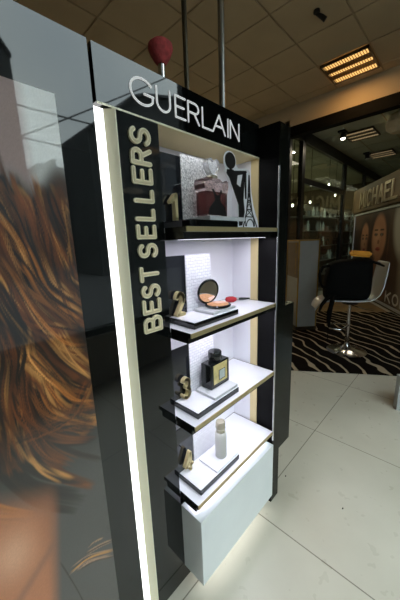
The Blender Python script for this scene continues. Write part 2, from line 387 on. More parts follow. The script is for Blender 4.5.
HAIR = [(3, 'g', [(0.1659, 1.5213), (0.1949, 1.4576), (0.2398, 1.374), (0.3027, 1.3178)]), (3, 'g', [(0.1398, 1.487), (0.1616, 1.428), (0.1912, 1.3421), (0.2435, 1.2533), (0.2992, 1.2216)]), (3, 'b', [(0.135, 1.4563), (0.1598, 1.3758), (0.1971, 1.3044), (0.2895, 1.2572)]), (4, 'b', [(0.2277, 1.52), (0.2358, 1.4811), (0.2457, 1.4173), (0.288, 1.3739), (0.3131, 1.3556)]), (4, 'b', [(0.2527, 1.5195), (0.2742, 1.4269), (0.305, 1.3795)]), (3, 'y', [(0.16, 1.2782), (0.1677, 1.2257), (0.2089, 1.1481), (0.2522, 1.0959)]), (3, 'g', [(0.1665, 1.2632), (0.1917, 1.2172), (0.2422, 1.1249), (0.2961, 1.0758)]), (4, 'd', [(0.1342, 1.3133), (0.137, 1.2649), (0.1231, 1.2002), (0.1263, 1.1374)]), (3, 'y', [(0.161, 1.6236), (0.1813, 1.572), (0.1961, 1.5091), (0.223, 1.4227)]), (3, 'g', [(0.1561, 1.5921), (0.1913, 1.5047), (0.2146, 1.4113)]), (5, 'b', [(0.208, 1.6172), (0.2224, 1.5734), (0.2343, 1.503), (0.2598, 1.4311)]), (5, 'b', [(0.2638, 1.6334), (0.2783, 1.5682), (0.2941, 1.5007), (0.3002, 1.4266)]), (4, 'b', [(0.1649, 1.6485), (0.1794, 1.5978), (0.1933, 1.5321)]), (5, 'b', [(0.2377, 1.6354), (0.2466, 1.5743), (0.2645, 1.5019), (0.2898, 1.4278)]), (3, 'g', [(0.1666, 1.1549), (0.1881, 1.0693), (0.2677, 0.9916), (0.2985, 0.9676)]), (3, 'g', [(0.1937, 1.1631), (0.2387, 1.0774), (0.2915, 1.0386)]), (3, 'b', [(0.1299, 1.1896), (0.1238, 1.0916), (0.1475, 0.9719), (0.2026, 0.886)]), (3, 'b', [(0.0904, 1.0796), (0.1053, 0.9673)]), (2, 'g', [(0.1465, 1.0149), (0.2101, 1.0237), (0.2774, 0.9727)]), (2, 'b', [(0.293, 1.0997), (0.2318, 1.0244), (0.114, 1.0261)]), (4, 'b', [(0.2141, 1.5889), (0.2178, 1.4965), (0.2463, 1.3676), (0.3054, 1.294)]), (5, 'b', [(0.1502, 1.5539), (0.1642, 1.4718), (0.1919, 1.3773), (0.2422, 1.301)]), (5, 'd', [(0.1281, 1.4119), (0.1439, 1.3378), (0.1631, 1.2695)]), (4, 'b', [(0.2053, 1.297), (0.2362, 1.2186), (0.2918, 1.1382)]), (3, 'g', [(0.1802, 1.4983), (0.2173, 1.3983), (0.2959, 1.3078)]), (3, 'b', [(0.2848, 1.6165), (0.2997, 1.5438), (0.3098, 1.4606)]), (3, 'b', [(0.1139, 1.3211), (0.1179, 1.246), (0.0955, 1.1521), (0.0952, 1.0434)]), (3, 'b', [(0.132, 1.1754), (0.139, 1.0749), (0.1997, 0.9857), (0.2842, 0.9276)]), (3, 'b', [(0.1646, 1.1889), (0.1771, 1.1131), (0.2125, 1.0411), (0.3001, 1.0076)])]
HAIR2 = [(2, 't', [(0.1685, 0.5399), (0.2232, 0.5316), (0.3005, 0.4791)]), (2, 't', [(0.1842, 0.5221), (0.2335, 0.5081), (0.3055, 0.4563)]), (2, 't', [(0.2285, 0.5744), (0.2546, 0.5722), (0.281, 0.5624)]), (2, 't', [(0.2132, 0.5544), (0.2576, 0.5405), (0.2978, 0.5206)])]

panel = thing('poster_panel', 'tall black glass panel with a large photo print of flowing auburn hair', 'panel', (-.3,0.05,0))
MB().box((-1.0,0,0), (.400,.10,2.01)).build('panel_body', 'black_gloss', panel)
X = np.concatenate([np.arange(-.60,-.0001,.01), np.arange(0,.3045,.0019)]); Z = np.arange(0,1.857,.0029)
img = raster_grid(X, Z)
XX, ZZ = np.meshgrid(X, Z)
def blend(mask, c):
    global img
    img = img*(1-mask[..., None]) + np.array(c)*mask[..., None]
def sm(v, a, b): return np.clip((v-a)/(b-a), 0, 1)**2*(3-2*np.clip((v-a)/(b-a), 0, 1))
img[:] = (.035,.032,.030)
top = sm(ZZ - (XX-.2)*.25 + .02*np.sin(XX*60), 1.60, 1.68)
blend(top, (.66,.65,.63))
lft = sm(-(XX-.235-.05*(1.86-ZZ)*0), -.012, .02)*top
blend(lft, (.42,.29,.27))
low = sm(-ZZ, -.99, -.80); blend(low, (.075,.078,.070))
# auburn hair
blend(sm(ZZ, .98, 1.05)*(1-top), (.075,.03,.012))
C = dict(y=(.80,.40,.11), g=(.50,.185,.035), b=(.20,.06,.013), d=(.012,.007,.005), t=(.46,.29,.18))
def strands(guides, n, spread, wid, alpha):
    for w, c, P in guides:
        P = np.array(P)
        for k in range(max(1, n//6)):
            off = rng.normal(0, spread, 2); amp = rng.normal(0, spread*.5)
            kk = rng.uniform(0, 1); base = np.array(C[c])
            lock = base*rng.uniform(.6, 1.2) if kk < .5 else np.array(C['d'])*rng.uniform(.8, 2.5) if kk < .9 else np.array(C['y'])*rng.uniform(.4, .9)
            for q_ in range(min(n, 6)):
                o2 = off + rng.normal(0, spread*.22, 2); a2 = amp + rng.normal(0, spread*.25)
                Q = P + o2 + np.linspace(-1, 1, len(P))[:, None]*np.array([a2, a2*.3])
                colr = lock*rng.uniform(.6, 1.45)
                r = wid*rng.uniform(.6, 1.5); S = spline(Q); L_ = len(S)
                for i_, p in enumerate(S):
                    a = alpha*min(1, 5*min(i_, L_-1-i_)/L_+.05)
                    stamp(img, X, Z, p[0], p[1], r, colr, a)
# broad locks first, then fine strands; the locks run on to the left, out of the picture
gen = []
for k in range(26):
    x0 = rng.uniform(-.6,.10); z0 = rng.uniform(1.1,1.75)
    gen.append((3, 'bgbgd'[k % 5], [(x0,z0),(x0+.03,z0-.15),(x0+.1,z0-.33),(x0+.2,z0-.45)]))
strands(gen, 18, .02, .0042, .5)
for k in range(40):
    x0 = rng.uniform(-.05,.27); z0 = rng.uniform(1.50,1.72)
    strands([(3, 'bgbb'[k % 4], [(x0,z0),(x0+.02,z0-.1),(x0+.045,z0-.22),(x0+.085,z0-.36)])], 3, .008, .0035, .5)
for k in range(10):
    x0 = rng.uniform(-.1,.2); z0 = rng.uniform(1.55,1.86)
    strands([(3, 'b', [(x0-.03,z0+.1),(x0-.01,z0),(x0+.02,z0-.15)])], 2, .008, .003, .35)
strands(HAIR, 12, .016, .0065, .5)
strands(HAIR, 30, .014, .0022, .5)
strands(HAIR, 12, .012, .0013, .6)
strands([h for h in HAIR if h[1] in 'yg'], 8, .005, .0014, .7)
# lights and darks of the locks as printed
n1 = np.sin((XX*1.2+ZZ*.55)*55+2*np.sin(ZZ*9))*.5+.5
hz = sm(ZZ, .90, 1.0)*(1-top)
blend(.55*np.exp(-(((XX-.12)/.10)**2+((ZZ-1.02)/.06)**2)), (.02,.02,.022))
img = img*(1-hz[..., None]*(.62*(1-n1)**1.0)[..., None])
# bare shoulder
def inside(poly):
    P = np.array(poly); m = np.zeros(XX.shape, bool); j = len(P)-1
    for i in range(len(P)):
        c_ = ((P[i,1] > ZZ) != (P[j,1] > ZZ)) & (XX < (P[j,0]-P[i,0])*(ZZ-P[i,1])/(P[j,1]-P[i,1]+1e-12)+P[i,0]); m ^= c_; j = i
    return m
xs = .166-.05*(.85-ZZ)/.4 ; edge = sm(xs-XX, -.020, .022)*sm(-(ZZ-.885+.5*(XX-.06)), -.05, .09)
blend(edge, (.52,.21,.09))
blend(.75*edge*np.exp(-(((XX-.050)/.050)**2+((ZZ-.73)/.075)**2)), (.78,.46,.28))
blend(.6*edge*sm(-(ZZ-.80), -.10, .02)*0+.55*edge*sm(XX, .09, .165), (.20,.075,.035))
blend(edge*np.exp(-(((ZZ-.62-.9*(XX-.08))/.018)**2))*.5, (.22,.11,.07))
strands(HAIR2, 18, .005, .0013, .5)
strands([(2,'t',p[2]) for p in HAIR2[:1]], 6, .01, .002, .4)
strands([(2,'d',[(.150,.60),(.165,.53),(.185,.43),(.20,.33)])], 5, .0015, .0016, .8)
strands([h for h in HAIR if min(p[1] for p in h[2]) < 1.05], 12, .010, .0011, .55)
img[..., 0] = np.where(ZZ < 1.62, img[..., 0]*1.12, img[..., 0])
img *= (1+.03*rng.normal(size=img.shape[:2]))[..., None]
grid_mesh('photo_print', X, Z, img, lambda x, z: (x, -.0015, z), 'print', panel)

# ------------------------------------------------------------------ display stand
D = thing('display_stand', 'tall black display stand with gold trims, four lit shelves and white letters on top', 'display', (.8,.1,0))
hdr = MB().box((.411,0,1.874), (1.2,.2,2.01)).build('header', 'black_gloss', D)
LX = [(.519,.604),(.6135,.667),(.690,.735),(.7485,.802),(.8205,.8735),(.878,.951),(.9625,.9765),(.985,1.044)]
for ch, (x0, x1) in zip('GUERLAIN', LX):
    z0, h_ = (1.907,.068) if ch == 'G' else (1.910,.063)
    L = [[(x0+u*(x1-x0), z0+v*h_) for u, v in l] for l in LET[ch]]
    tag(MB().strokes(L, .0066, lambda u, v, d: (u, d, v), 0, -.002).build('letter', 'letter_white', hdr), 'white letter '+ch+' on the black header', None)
MB().box((.411,-.002,1.8692), (1.2,.0,1.874)).build('gold_line', 'pale_gold_paint', hdr)
lb = MB().box((.411,.020,.0), (.4385,.05,1.869)).build('light_strip', 'light', D)
MB().prism([(.4385,.020),(.4385,.05),(.4635,.05),(.4635,-.004),(.4605,-.004)], lambda u, v, d: (u, v, d), 0, 1.869).build('gold_strip', 'pale_gold_paint', D)
sp = MB().box((.4635,0,.0), (.6125,.2,1.869)).build('letter_panel', 'black_panel', D)
BZ = [(1.207,1.258),(1.2715,1.3165),(1.3265,1.3665),(1.381,1.426),(1.4585,1.5005),(1.519,1.5585),(1.5745,1.608),(1.629,1.665),(1.684,1.728),(1.7385,1.782),(1.794,1.838)]
for ch, (z0, z1) in zip('BESTSELLERS', BZ):
    z0 += .0035; z1 -= .0035; xa, xb = .5055, .5685    # letter top at the left, foot at the right
    L = [[(xb-v*(xb-xa), z0+u*(z1-z0)) for u, v in l] for l in LET[ch]]
    lt = tag(MB().strokes(L, .0138, lambda u, v, d: (u, d, v), 0, -.006).build('letter', 'cream', sp), 'raised cream and gold letter '+ch, None)
    MB().strokes([[(a+.0012,b) for a,b in l] for l in L], .0062, lambda u, v, d: (u, d, v), -.0058, -.0078).build('groove', 'gold_groove', lt)
# niche
MB().box((.6125,.003,.41), (.6142,.157,1.868)).build('side_liner', 'niche_white', D)
MB().box((1.2,.042,.41), (1.206,.157,1.868)).build('side_liner', 'niche_white', D)
MB().box((1.2,-.0,.41), (1.206,.042,1.868)).build('gold_jamb', 'gold_flat', D)
MB().box((.6125,0,1.868), (1.206,.19,1.8735)).build('gold_soffit', 'gold_flat', D)
MB().box((.6125,.157,.41), (1.206,.2,1.868)).build('back_panel', 'niche_white', D)
MB().box((.6125,0,.0), (1.2,.2,.41)).build('plinth_panel', 'black_panel', D)
SZ = [1.551, 1.195, .833, .479]
for k, z in enumerate(SZ):
    s = MB().box((.6165,-.105,z-.016), (1.1965,.1565,z)).build('shelf', 'shelf_white', D)
    MB().box((.6145,-.109,z-.016), (1.1985,-.105,z+.0005)).build('gold_edge', 'gold', s)
    MB().box((.6145,-.105,z-.016), (.6165,-.001,z+.0003)).build('end_cap', 'black_satin', s); MB().box((1.1955,-.105,z-.016), (1.1985,.1565,z+.0006)).build('end_cap', 'bronze', s); MB().box((.6165,.1540,z-.016), (1.1955,.1566,z+.0006)).build('rear_gap_shade', 'bronze', s)  # dark bronze strips stand in for the shaded gap at back and right wall
    MB().box((.6165,-.090,z-.040), (1.1965,.150,z-.016)).build('under_panel', 'black_satin', s)
    if k < 4:
        MB().box((.64,-.060,z-.0408), (1.17,-.035,z-.038)).build('led_strip', 'led', s)
MB().tube([(1.186,-.114,.436), (1.186,-.114,1.815)], .0045, 12).build('corner_rod', 'chrome', D, smooth=True)
dr = MB().box((.615,-.118,.078), (1.187,-.001,.408), .0012).build('drawer_box', 'white_lac', D)

# right-hand cabinet beside it
cb = thing('display_cabinet', 'narrow black floor cabinet standing right of the lit shelves', 'cabinet', (1.28,.05,0))
MB().box((1.207,-.100,0), (1.285,.2,2.0)).build('tall_body', 'cabinet_side', cb)
MB().box((1.2062,-.0995,.0), (1.2072,-.0005,1.998)).build('side_sheet', 'velvet_black', cb)
MB().box((1.285,-.098,1.16), (1.315,.2,2.0)).build('upper_panel', 'black_satin', cb)
MB().box((1.285,-.100,.315), (1.410,.2,1.16)).build('lower_box', 'cabinet_side', cb)

# numbered risers, cards, figures on the shelves
NAMES = [('top shelf','1'), ('second shelf','2'), ('third shelf','3'), ('lowest shelf','4')]
CH = [.232,.232,.225,.215]
WX = [.955,.895,.900,.900]
for k, z in enumerate(SZ):
    zt = z+.0255; nm, dg = NAMES[k]
    r = thing('display_riser', 'flat black-edged riser with a white top lying on the %s' % nm, 'riser', (.79,0,z+.0005), 'risers on the display shelves')
    MB().box((.656,-.083,z+.0005), (.921,.062,z+.023), .0015).build('black_base', 'black_gloss', r)
    MB().box((.658,-.081,z+.023), (.919,.060,zt)).build('white_top', 'shelf_white' if k else 'black_satin', r)
    o = box('backing_card', 'card_dark', (.622,.048,zt+.0003), (.745,.052,zt+CH[k])); tag(o, 'smoked dark card behind the gold %s on the %s' % (dg, nm), 'card', 'dark cards behind the digits')
    o = box('texture_card', 'relief' if k else 'glitter', (.747,.046,zt+.0003), (WX[k],.054,zt+CH[k]-(.0 if k else -.01)))
    tag(o, ('white brick-relief card standing behind the %s' % {1:'powder compact',2:'square black perfume bottle',3:'slim frosted bottle'}[k]) if k else 'silver sequin card standing behind the rosy perfume bottle', 'card', 'textured cards on the risers')
    w_, h_ = (.030,.088)
    dx = (.667,.669,.682,.673)[k]
    L = [[(dx+u*.041, zt+.0072+v*(.084)) for u, v in l] for l in LET[dg]]
    n = MB().strokes(L, .0135, lambda u, v, d: (u, d, v), .020, .038); n = n.build('number_figure', 'gold_flat')
    tag(n, 'raised gold digit %s standing on the riser of the %s' % (dg, nm), 'number', 'gold digits on the risers')
# blocks under the goods
z1 = SZ[0]+.0258
tag(box('acrylic_block', 'acrylic', (.765,-.074,z1), (.985,.030,z1+.016), bev=.002), 'silvery clear block under the rosy perfume bottle', 'block', 'clear blocks on the risers')
z2 = SZ[1]+.0258
tag(box('acrylic_block', 'acrylic', (.775,-.070,z2), (.919,.036,z2+.012), bev=.002), 'clear block under the open powder compact', 'block', 'clear blocks on the risers')
z3 = SZ[2]+.0258
tag(box('acrylic_block', 'acrylic', (.765,-.078,z3), (.919,.034,z3+.013), bev=.002), 'clear block under the square black perfume bottle', 'block', 'clear blocks on the risers')

# rosy perfume bottle with crystal stopper
zb = z1+.0165; bx, by = .850,-.012
b1 = thing('perfume_bottle', 'rosy glass perfume bottle with black dress print and crystal stopper', 'perfume', (bx,by,zb))
prof = [(-.056,0),(.056,0),(.059,.008),(.061,.085),(.067,.100),(.071,.118),(.068,.132),(.058,.138),(.046,.135),(.034,.130),(.018,.138),(-.018,.138),(-.034,.130),(-.046,.135),(-.058,.138),(-.068,.132),(-.071,.118),(-.067,.100),(-.061,.085),(-.059,.008)]
f1 = lambda u, v, d: (bx+u, by+d, zb+v)
g = MB().prism(prof, f1, -.026, .026); bmesh.ops.bevel(g.bm, geom=[e for e in g.bm.edges if e.calc_face_angle(0) > 1.2], offset=.004, segments=3, affect='EDGES')
g.build('glass_body', 'robe_glass', b1, smooth=True)
MB().prism([(-.050,.010),(.050,.010),(.053,.07),(.056,.092),(-.056,.092),(-.053,.07)], f1, -.017, .017).build('perfume_liquid', 'robe_liquid', b1)
dress = [(-.052,.006),(.052,.006),(.050,.026),(.034,.044),(.014,.060),(.017,.078),(.032,.098),(.020,.100),(.012,.086),(.003,.080),(-.003,.080),(-.012,.086),(-.020,.100),(-.032,.098),(-.017,.078),(-.014,.060),(-.034,.044),(-.050,.026)]
MB().prism(dress, f1, -.0265, -.0275).build('dress_print', 'label_black', b1)
MB().lathe([(.0,.1405),(.022,.1405),(.024,.146),(.020,.152),(.0,.152)], (bx,by,zb), 24).build('neck_ring', 'pale_gold', b1, smooth=True)
heart = [(0,.152),(.014,.158),(.030,.176),(.034,.194),(.028,.208),(.015,.212),(.004,.205),(0,.200),(-.004,.205),(-.015,.212),(-.028,.208),(-.034,.194),(-.030,.176),(-.014,.158)]
hm = MB().prism(heart, f1, -.013, .013); bmesh.ops.bevel(hm.bm, geom=[e for e in hm.bm.edges if e.calc_face_angle(0) > 1.2], offset=.005, segments=1, affect='EDGES')
hm.build('stopper', 'crystal', b1)

# cut-out figure with tower
fy = -.060
fc = thing('figure_cutout', 'flat cut-out of a woman in a black hat with a lattice tower', 'cutout', (.99,fy,SZ[0]))
fw = lambda u, v, d: (u, fy+d, v)
zs0 = SZ[0]+.0005
white = [(.950,zs0),(.950,1.60),(.952,1.66),(.930,1.695),(.896,1.730),(.876,1.752),(.872,1.768),(.866,1.785),(.866,1.805),(.876,1.823),(.894,1.832),(.914,1.832),(.932,1.823),(.942,1.805),(.942,1.790),(.955,1.778),(1.020,1.786),(1.038,1.775),(1.050,1.70),(1.066,1.645),(1.100,1.585),(1.110,zs0)]
MB().prism(white, fw, 0, .003).build('white_card', 'niche_white', fc)
MB().prism([(.904+.0320*math.cos(2*PI*k/24), 1.7985+.0290*math.sin(2*PI*k/24)) for k in range(24)], fw, -.002, 0).build('hat', 'label_black', fc)
tor = [(.884,1.766),(.896,1.766),(.900,1.770),(.910,1.770),(.9283,1.7665),(1.0097,1.7774),(1.0139,1.7708),(1.000,1.7640),(.9500,1.7529),(.9427,1.7196),(.9695,1.71),(.986,1.762),(.996,1.763),(.9903,1.6633),(.9986,1.6167),(.9808,1.562),(.9596,1.560),(.9563,1.6414),(.9272,1.6885),(.8991,1.7361),(.8801,1.7514)]
MB().prism(tor, fw, -.002, 0).build('woman_silhouette', 'label_black', fc)
MB().prism([(.9946,1.765),(1.0097,1.7697),(1.0115,1.6692),(1.003,1.668)], fw, -.002, 0).build('glove', 'label_black', fc)
e = MB(); T = (1.030,1.762)
legs = [[T,(1.024,1.68),(1.012,1.615),(.990,1.558)], [T,(1.038,1.68),(1.055,1.615),(1.092,1.558)]]
e.strokes(legs, .006, fw, -.002, 0)
for z_, (a_, b_) in {1.70:(1.024,1.037), 1.665:(1.021,1.041), 1.628:(1.014,1.052), 1.598:(1.006,1.063)}.items(): e.strokes([[(a_,z_),(b_,z_)]], .004, fw, -.002, 0)
for (p, q) in (((1.022,1.665),(1.050,1.628)),((1.040,1.665),(1.014,1.628)),((1.014,1.628),(1.062,1.598)),((1.052,1.628),(1.006,1.598)),((1.024,1.70),(1.040,1.665)),((1.037,1.70),(1.022,1.665)),((1.004,1.597),(1.005,1.560)),((1.064,1.597),(1.075,1.560))): e.strokes([[p,q]], .0025, fw, -.002, 0)
e.strokes([arc(1.040,1.560,.028,.028,0,180,8)], .004, fw, -.002, 0)
e.build('lattice_tower', 'label_black', fc)

# powder compact
zc = z2+.0125; cx_, cy_ = .862,-.020
cp = thing('powder_compact', 'open round black powder compact with a mirror lid', 'compact', (cx_,cy_,zc))
MB().lathe([(.0,0),(.050,0),(.0545,.003),(.055,.008),(.052,.0105),(.0,.0105)], (cx_,cy_,zc), 40).build('case', 'black_gloss', cp, smooth=True)
MB().lathe([(.0,.0106),(.046,.0106),(.045,.0122),(.0,.0126)], (cx_,cy_,zc), 36).build('powder', 'bronzer', cp, smooth=True)
MB().prism([(cx_+.0+.044*math.cos(a), cy_+.044*math.sin(a)) for a in [math.radians(-30+i*12) for i in range(11)]]+[(cx_,cy_)], lambda u, v, d: (u, v, d), zc+.0127, zc+.0132).build('pale_powder', 'pink_powder', cp)
hinge = Vector((cx_-.018, cy_+.044, zc+.010))
lidR = Matrix.Rotation(math.radians(-12), 4, 'Z') @ Matrix.Rotation(math.radians(99), 4, 'X')
lc = hinge + (lidR @ Vector((0,.053,0)))
MB().lathe([(.0,-.004),(.050,-.004),(.054,-.002),(.0545,.002),(.051,.0045),(.047,.0045),(.046,.0025),(.0,.0025)], lc, 40, M4=lidR).build('lid', 'black_gloss', cp, smooth=True)
MB().lathe([(.0,.0026),(.0455,.0026),(.0455,.0030),(.0,.0030)], lc, 40, M4=lidR).build('mirror', 'mirror', cp)
# red make-up brush lying on the second shelf
pb0, pb1 = Vector((1.060,.088,SZ[1]+.0178)), Vector((1.182,.033,SZ[1]+.0100)); ax = (pb1-pb0)
rb = thing('makeup_brush', 'red-haired make-up brush with black handle lying on the second shelf', 'brush', (pb0+pb1)/2 - Vector((0,0,.010)))
MB().tube([pb0+ax*t for t in (-.06,-.02,.10,.26,.38)], [.005,.0125,.0160,.0150,.0085], 16).build('bristles', 'red', rb, smooth=True)
MB().tube([pb0+ax*t for t in (.375,.40,.48)], [.0078,.0076,.0068], 14).build('ferrule', 'steel', rb, smooth=True)
MB().tube([pb0+ax*t for t in (.475,.6,.8,.97,1.0)], [.0068,.0078,.0066,.0045,.002], 14).build('handle', 'black_gloss', rb, smooth=True)

# square black bottle
zb3 = z3+.0135; b3 = thing('perfume_bottle', 'square black perfume bottle with a golden front window and round cap', 'perfume', (.857,-.002,zb3))
MB().box((.795,-.030,zb3), (.920,.028,zb3+.114), .004).build('glass_body', 'black_gloss', b3, smooth=False)
MB().box((.812,-.0312,zb3+.012), (.903,-.030,zb3+.108)).build('golden_window', 'amber_juice', b3)
MB().box((.812,-.0316,zb3+.012), (.903,-.0311,zb3+.020)).build('black_band', 'label_black', b3)
lbl = MB().box((.846,-.0325,zb3+.034), (.886,-.0311,zb3+.078)).build('label', 'label_silver', b3)
fr = MB(); fl = lambda u, v, d: (u, -.0325+d, zb3+v)
fr.strokes([[(.846,.034),(.886,.034),(.886,.078),(.846,.078),(.846,.034)]], .0028, fl, -.0006, 0); fr.build('label_border', 'label_black', lbl)
MB().lathe([(.0,.1145),(.022,.1145),(.022,.122),(.0,.122)], (.857,0,zb3), 28).build('collar', 'black_satin', b3, smooth=True)
MB().lathe([(.0,.122),(.0285,.122),(.030,.124),(.030,.154),(.028,.157),(.0,.158)], (.857,0,zb3), 36).build('cap', 'black_gloss', b3, smooth=True)
# slim frosted bottle
z4 = SZ[3]+.0258
tag(box('acrylic_block', 'shelf_white', (.765,-.078,z4), (.919,.034,z4+.010), bev=.002), 'white raised block under the slim frosted bottle', 'block', 'clear blocks on the risers')
zb4 = z4+.0105; b4 = thing('serum_bottle', 'slim frosted white bottle with pale gold cap on the lowest shelf', 'bottle', (.850,-.030,zb4))
MB().lathe([(.0,0),(.024,0),(.0265,.003),(.027,.10),(.026,.124),(.022,.129),(.0,.130)], (.850,-.030,zb4), 32).build('body', 'frosted', b4, smooth=True)
MB().lathe([(.0,.1305),(.0215,.1305),(.0220,.132),(.0220,.178),(.019,.182),(.0,.183)], (.850,-.030,zb4), 32).build('cap', 'pale_gold', b4, smooth=True)
MB().lathe([(.0220,.146),(.0227,.146),(.0227,.149),(.0220,.149)], (.850,-.030,zb4), 32).build('cap_ring', 'chrome', b4, smooth=True)

# brush standing on the header
bs = thing('powder_brush', 'large red powder brush standing upright on top of the header', 'brush', (.683,.050,2.0102))
MB().lathe([(.0,0),(.0115,0),(.0115,.045),(.0125,.072),(.0,.072)], (.683,.050,2.0102), 20).build('ferrule', 'chrome', bs, smooth=True)
MB().lathe([(.0,.064),(.0145,.065),(.023,.075),(.034,.092),(.0405,.108),(.0395,.119),(.028,.129),(.012,.133),(.0,.134)], (.683,.050,2.0102), 28).build('bristles', 'bristle', bs, smooth=True)
tag(MB().tube([(1.062,.100,2.0102),(1.062,.100,H-.011)], .0135, 16).build('support_pole', 'steel', smooth=True), 'bright steel pole rising to the ceiling above the last letters', 'pole', 'poles between display and ceiling')
tag(MB().tube([(.848,.100,2.0102),(.848,.100,H-.011)], .0095, 16).build('support_pole', 'bronze', smooth=True), 'thin dark bronze pole rising behind the red powder brush', 'pole', 'poles between display and ceiling')

# ------------------------------------------------------------------ ceiling fittings
def louvre(name, label, x0, x1, y0, y1, z, tube_m, grp):
    l = thing(name, label, 'light', ((x0+x1)/2,(y0+y1)/2,z), grp)
    f = MB()
    for a, b in (((x0,y0,z-.03),(x0+.02,y1,z)), ((x1-.02,y0,z-.03),(x1,y1,z)), ((x0,y0,z-.03),(x1,y0+.02,z)), ((x0,y1-.02,z-.03),(x1,y1,z))): f.box(a, b)
    f.build('frame', 'bronze', l)
    for k in range(3):
        cx = x0+(k+.5)*(x1-x0)/3; w = (x1-x0)*.13
        t = MB().box((cx-w,y0+.03,z-.018), (cx+w,y1-.03,z-.004)).build('tube', tube_m, l)
        g = MB(); n = 17
        for q in range(n): yy = y0+.03+(q+.5)*(y1-y0-.06)/n; g.box((cx-w-.01,yy-.003,z-.028), (cx+w+.01,yy+.003,z-.019))
        g.build('grille', 'brass', l)
    for k in (1, 2):
        cx = x0+k*(x1-x0)/3; MB().box((cx-.05,y0+.02,z-.026), (cx+.05,y1-.02,z-.006)).build('divider', 'bronze', l)
    return l
louvre('ceiling_light', 'glowing amber three-tube louvre light in the tiled ceiling', 3.95, 4.50, .31, .85, H-.011, 'amber', 'louvre lights')
louvre('ceiling_light', 'dim three-tube louvre light beyond the soffit, nearer one', 6.05, 6.62, .70, 1.22, 3.39, 'amber_dim', 'louvre lights')
louvre('ceiling_light', 'dim three-tube louvre light beyond the soffit, farther one', 7.9, 8.45, .72, 1.24, 3.39, 'amber_dim', 'louvre lights')
o = thing('smoke_detector', 'small black fitting on the tiled ceiling', 'detector', (3.05,.54,H-.0105))
MB().lathe([(.0,0),(.028,0),(.030,-.02),(.018,-.03),(.0,-.03)], (3.05,.54,H-.0105), 20).build('base', 'black_matte', o, smooth=True)
MB().tube([(3.05,.54,H-.038),(3.07,.50,H-.07),(3.09,.47,H-.10)], [.014,.020,.022], 12).build('head', 'black_matte', o, smooth=True)
for (x, y, lbl_) in ((5.92,1.15,'lit black spotlight under the back ceiling, nearer one'), (7.85,1.20,'unlit black spotlight under the back ceiling, farther one')):
    o = thing('spotlight', lbl_, 'spotlight', (x,y,3.391), 'spotlights under the back ceiling')
    MB().box((x-.10,y-.05,3.36), (x+.10,y+.07,3.391)).build('bracket', 'black_matte', o)
    MB().lathe([(.0,0),(.045,0),(.055,-.09),(.0,-.09)], (x,y,3.36), 20).build('housing', 'black_matte', o, smooth=True)
    MB().lathe([(.0,0),(.042,0),(.03,-.018),(.0,-.024)], (x,y,3.268), 20).build('lamp', 'spot' if x < 6.5 else 'grey_card', o, smooth=True)
o = thing('ceiling_lantern', 'octagonal beige lantern hanging under the back ceiling', 'lantern', (5.75,.30,3.10))
MB().lathe([(.0,0),(.10,.0),(.17,.06),(.19,.15),(.15,.24),(.10,.28),(.0,.28)], (5.75,.27,3.10), 8).build('shade', 'beige', o)
MB().lathe([(.0,0),(.03,0),(.03,.032),(.0,.032)], (5.75,.27,3.365), 12).build('mount', 'black_matte', o)

# ------------------------------------------------------------------ neighbouring shop behind glass
PY = 1.60
gp = thing('glass_partition', 'black-framed glass partition closing the back shop', 'partition', (7.5,PY,0))
m_ = MB()
for x in (4.70,5.24,7.66,9.40,11.3): m_ = MB().box((x,PY,0), (x+.12,PY+.08,3.39)); m_.build('mullion', 'frame_black', gp)
MB().box((4.82,PY,3.20), (11.9,PY+.08,3.39)).build('top_rail', 'frame_black', gp)
MB().box((5.36,PY+.01,2.50), (7.66,PY+.07,2.60)).build('transom', 'frame_black', gp)
for (x0, x1) in ((4.82,5.24),(5.36,7.66),(7.78,9.40),(9.52,11.3)): MB().box((x0,PY+.03,.0), (x1,PY+.038,3.20)).build('pane', 'shop_glass', gp)
# glass cabinet full of small goods behind the partition
gc = thing('glass_cabinet', 'glass shelving cabinet with rows of small goods behind the partition', 'cabinet', (8.6,2.35,0))
for x in (6.2,7.5,8.8,10.1,11.4): MB().box((x,2.1,0), (x+.04,2.5,2.35)).build('upright', 'chrome', gc)
GZ = [.45,.85,1.25,1.65,2.0]
for z in GZ: MB().box((6.24,2.1,z), (11.4,2.5,z+.015)).build('shelf', 'counter_white', gc)
MB().box((6.2,2.5,0), (11.44,2.53,2.35)).build('back', 'wall_light', gc)
kinds = ['tall slim pale bottle on the glass shelving', 'short wide pale jar on the glass shelving', 'dark small bottle on the glass shelving']
def goods(kind):
    if kind == 0: return MB().lathe([(.0,0),(.035,0),(.035,.17),(.015,.19),(.015,.25),(.0,.25)], n=12)
    if kind == 1: return MB().lathe([(.0,0),(.06,0),(.06,.10),(.063,.10),(.063,.14),(.0,.14)], n=12)
    return MB().lathe([(.0,0),(.05,0),(.05,.12),(.02,.14),(.02,.19),(.0,.19)], n=12)
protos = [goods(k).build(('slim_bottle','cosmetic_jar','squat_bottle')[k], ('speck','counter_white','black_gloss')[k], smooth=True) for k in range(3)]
first = [True]*3
ordn = ['bottom','second','middle','fourth','top']
for si, z in enumerate(GZ):
    x = 6.45
    while x < 11.2:
        k = random.choice((0,0,1,1,2)); p = protos[k]
        if any(abs(x-u) < .10 for u in (7.52,8.82,10.12)): x += .12; continue
        o = p if first[k] else p.copy()
        if not first[k]: col.objects.link(o)
        first[k] = False
        o.location = (x, 2.22+random.uniform(0,.05), z+.0155)
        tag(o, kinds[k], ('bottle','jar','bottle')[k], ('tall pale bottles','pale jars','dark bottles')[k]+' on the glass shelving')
        x += random.uniform(.17,.30)
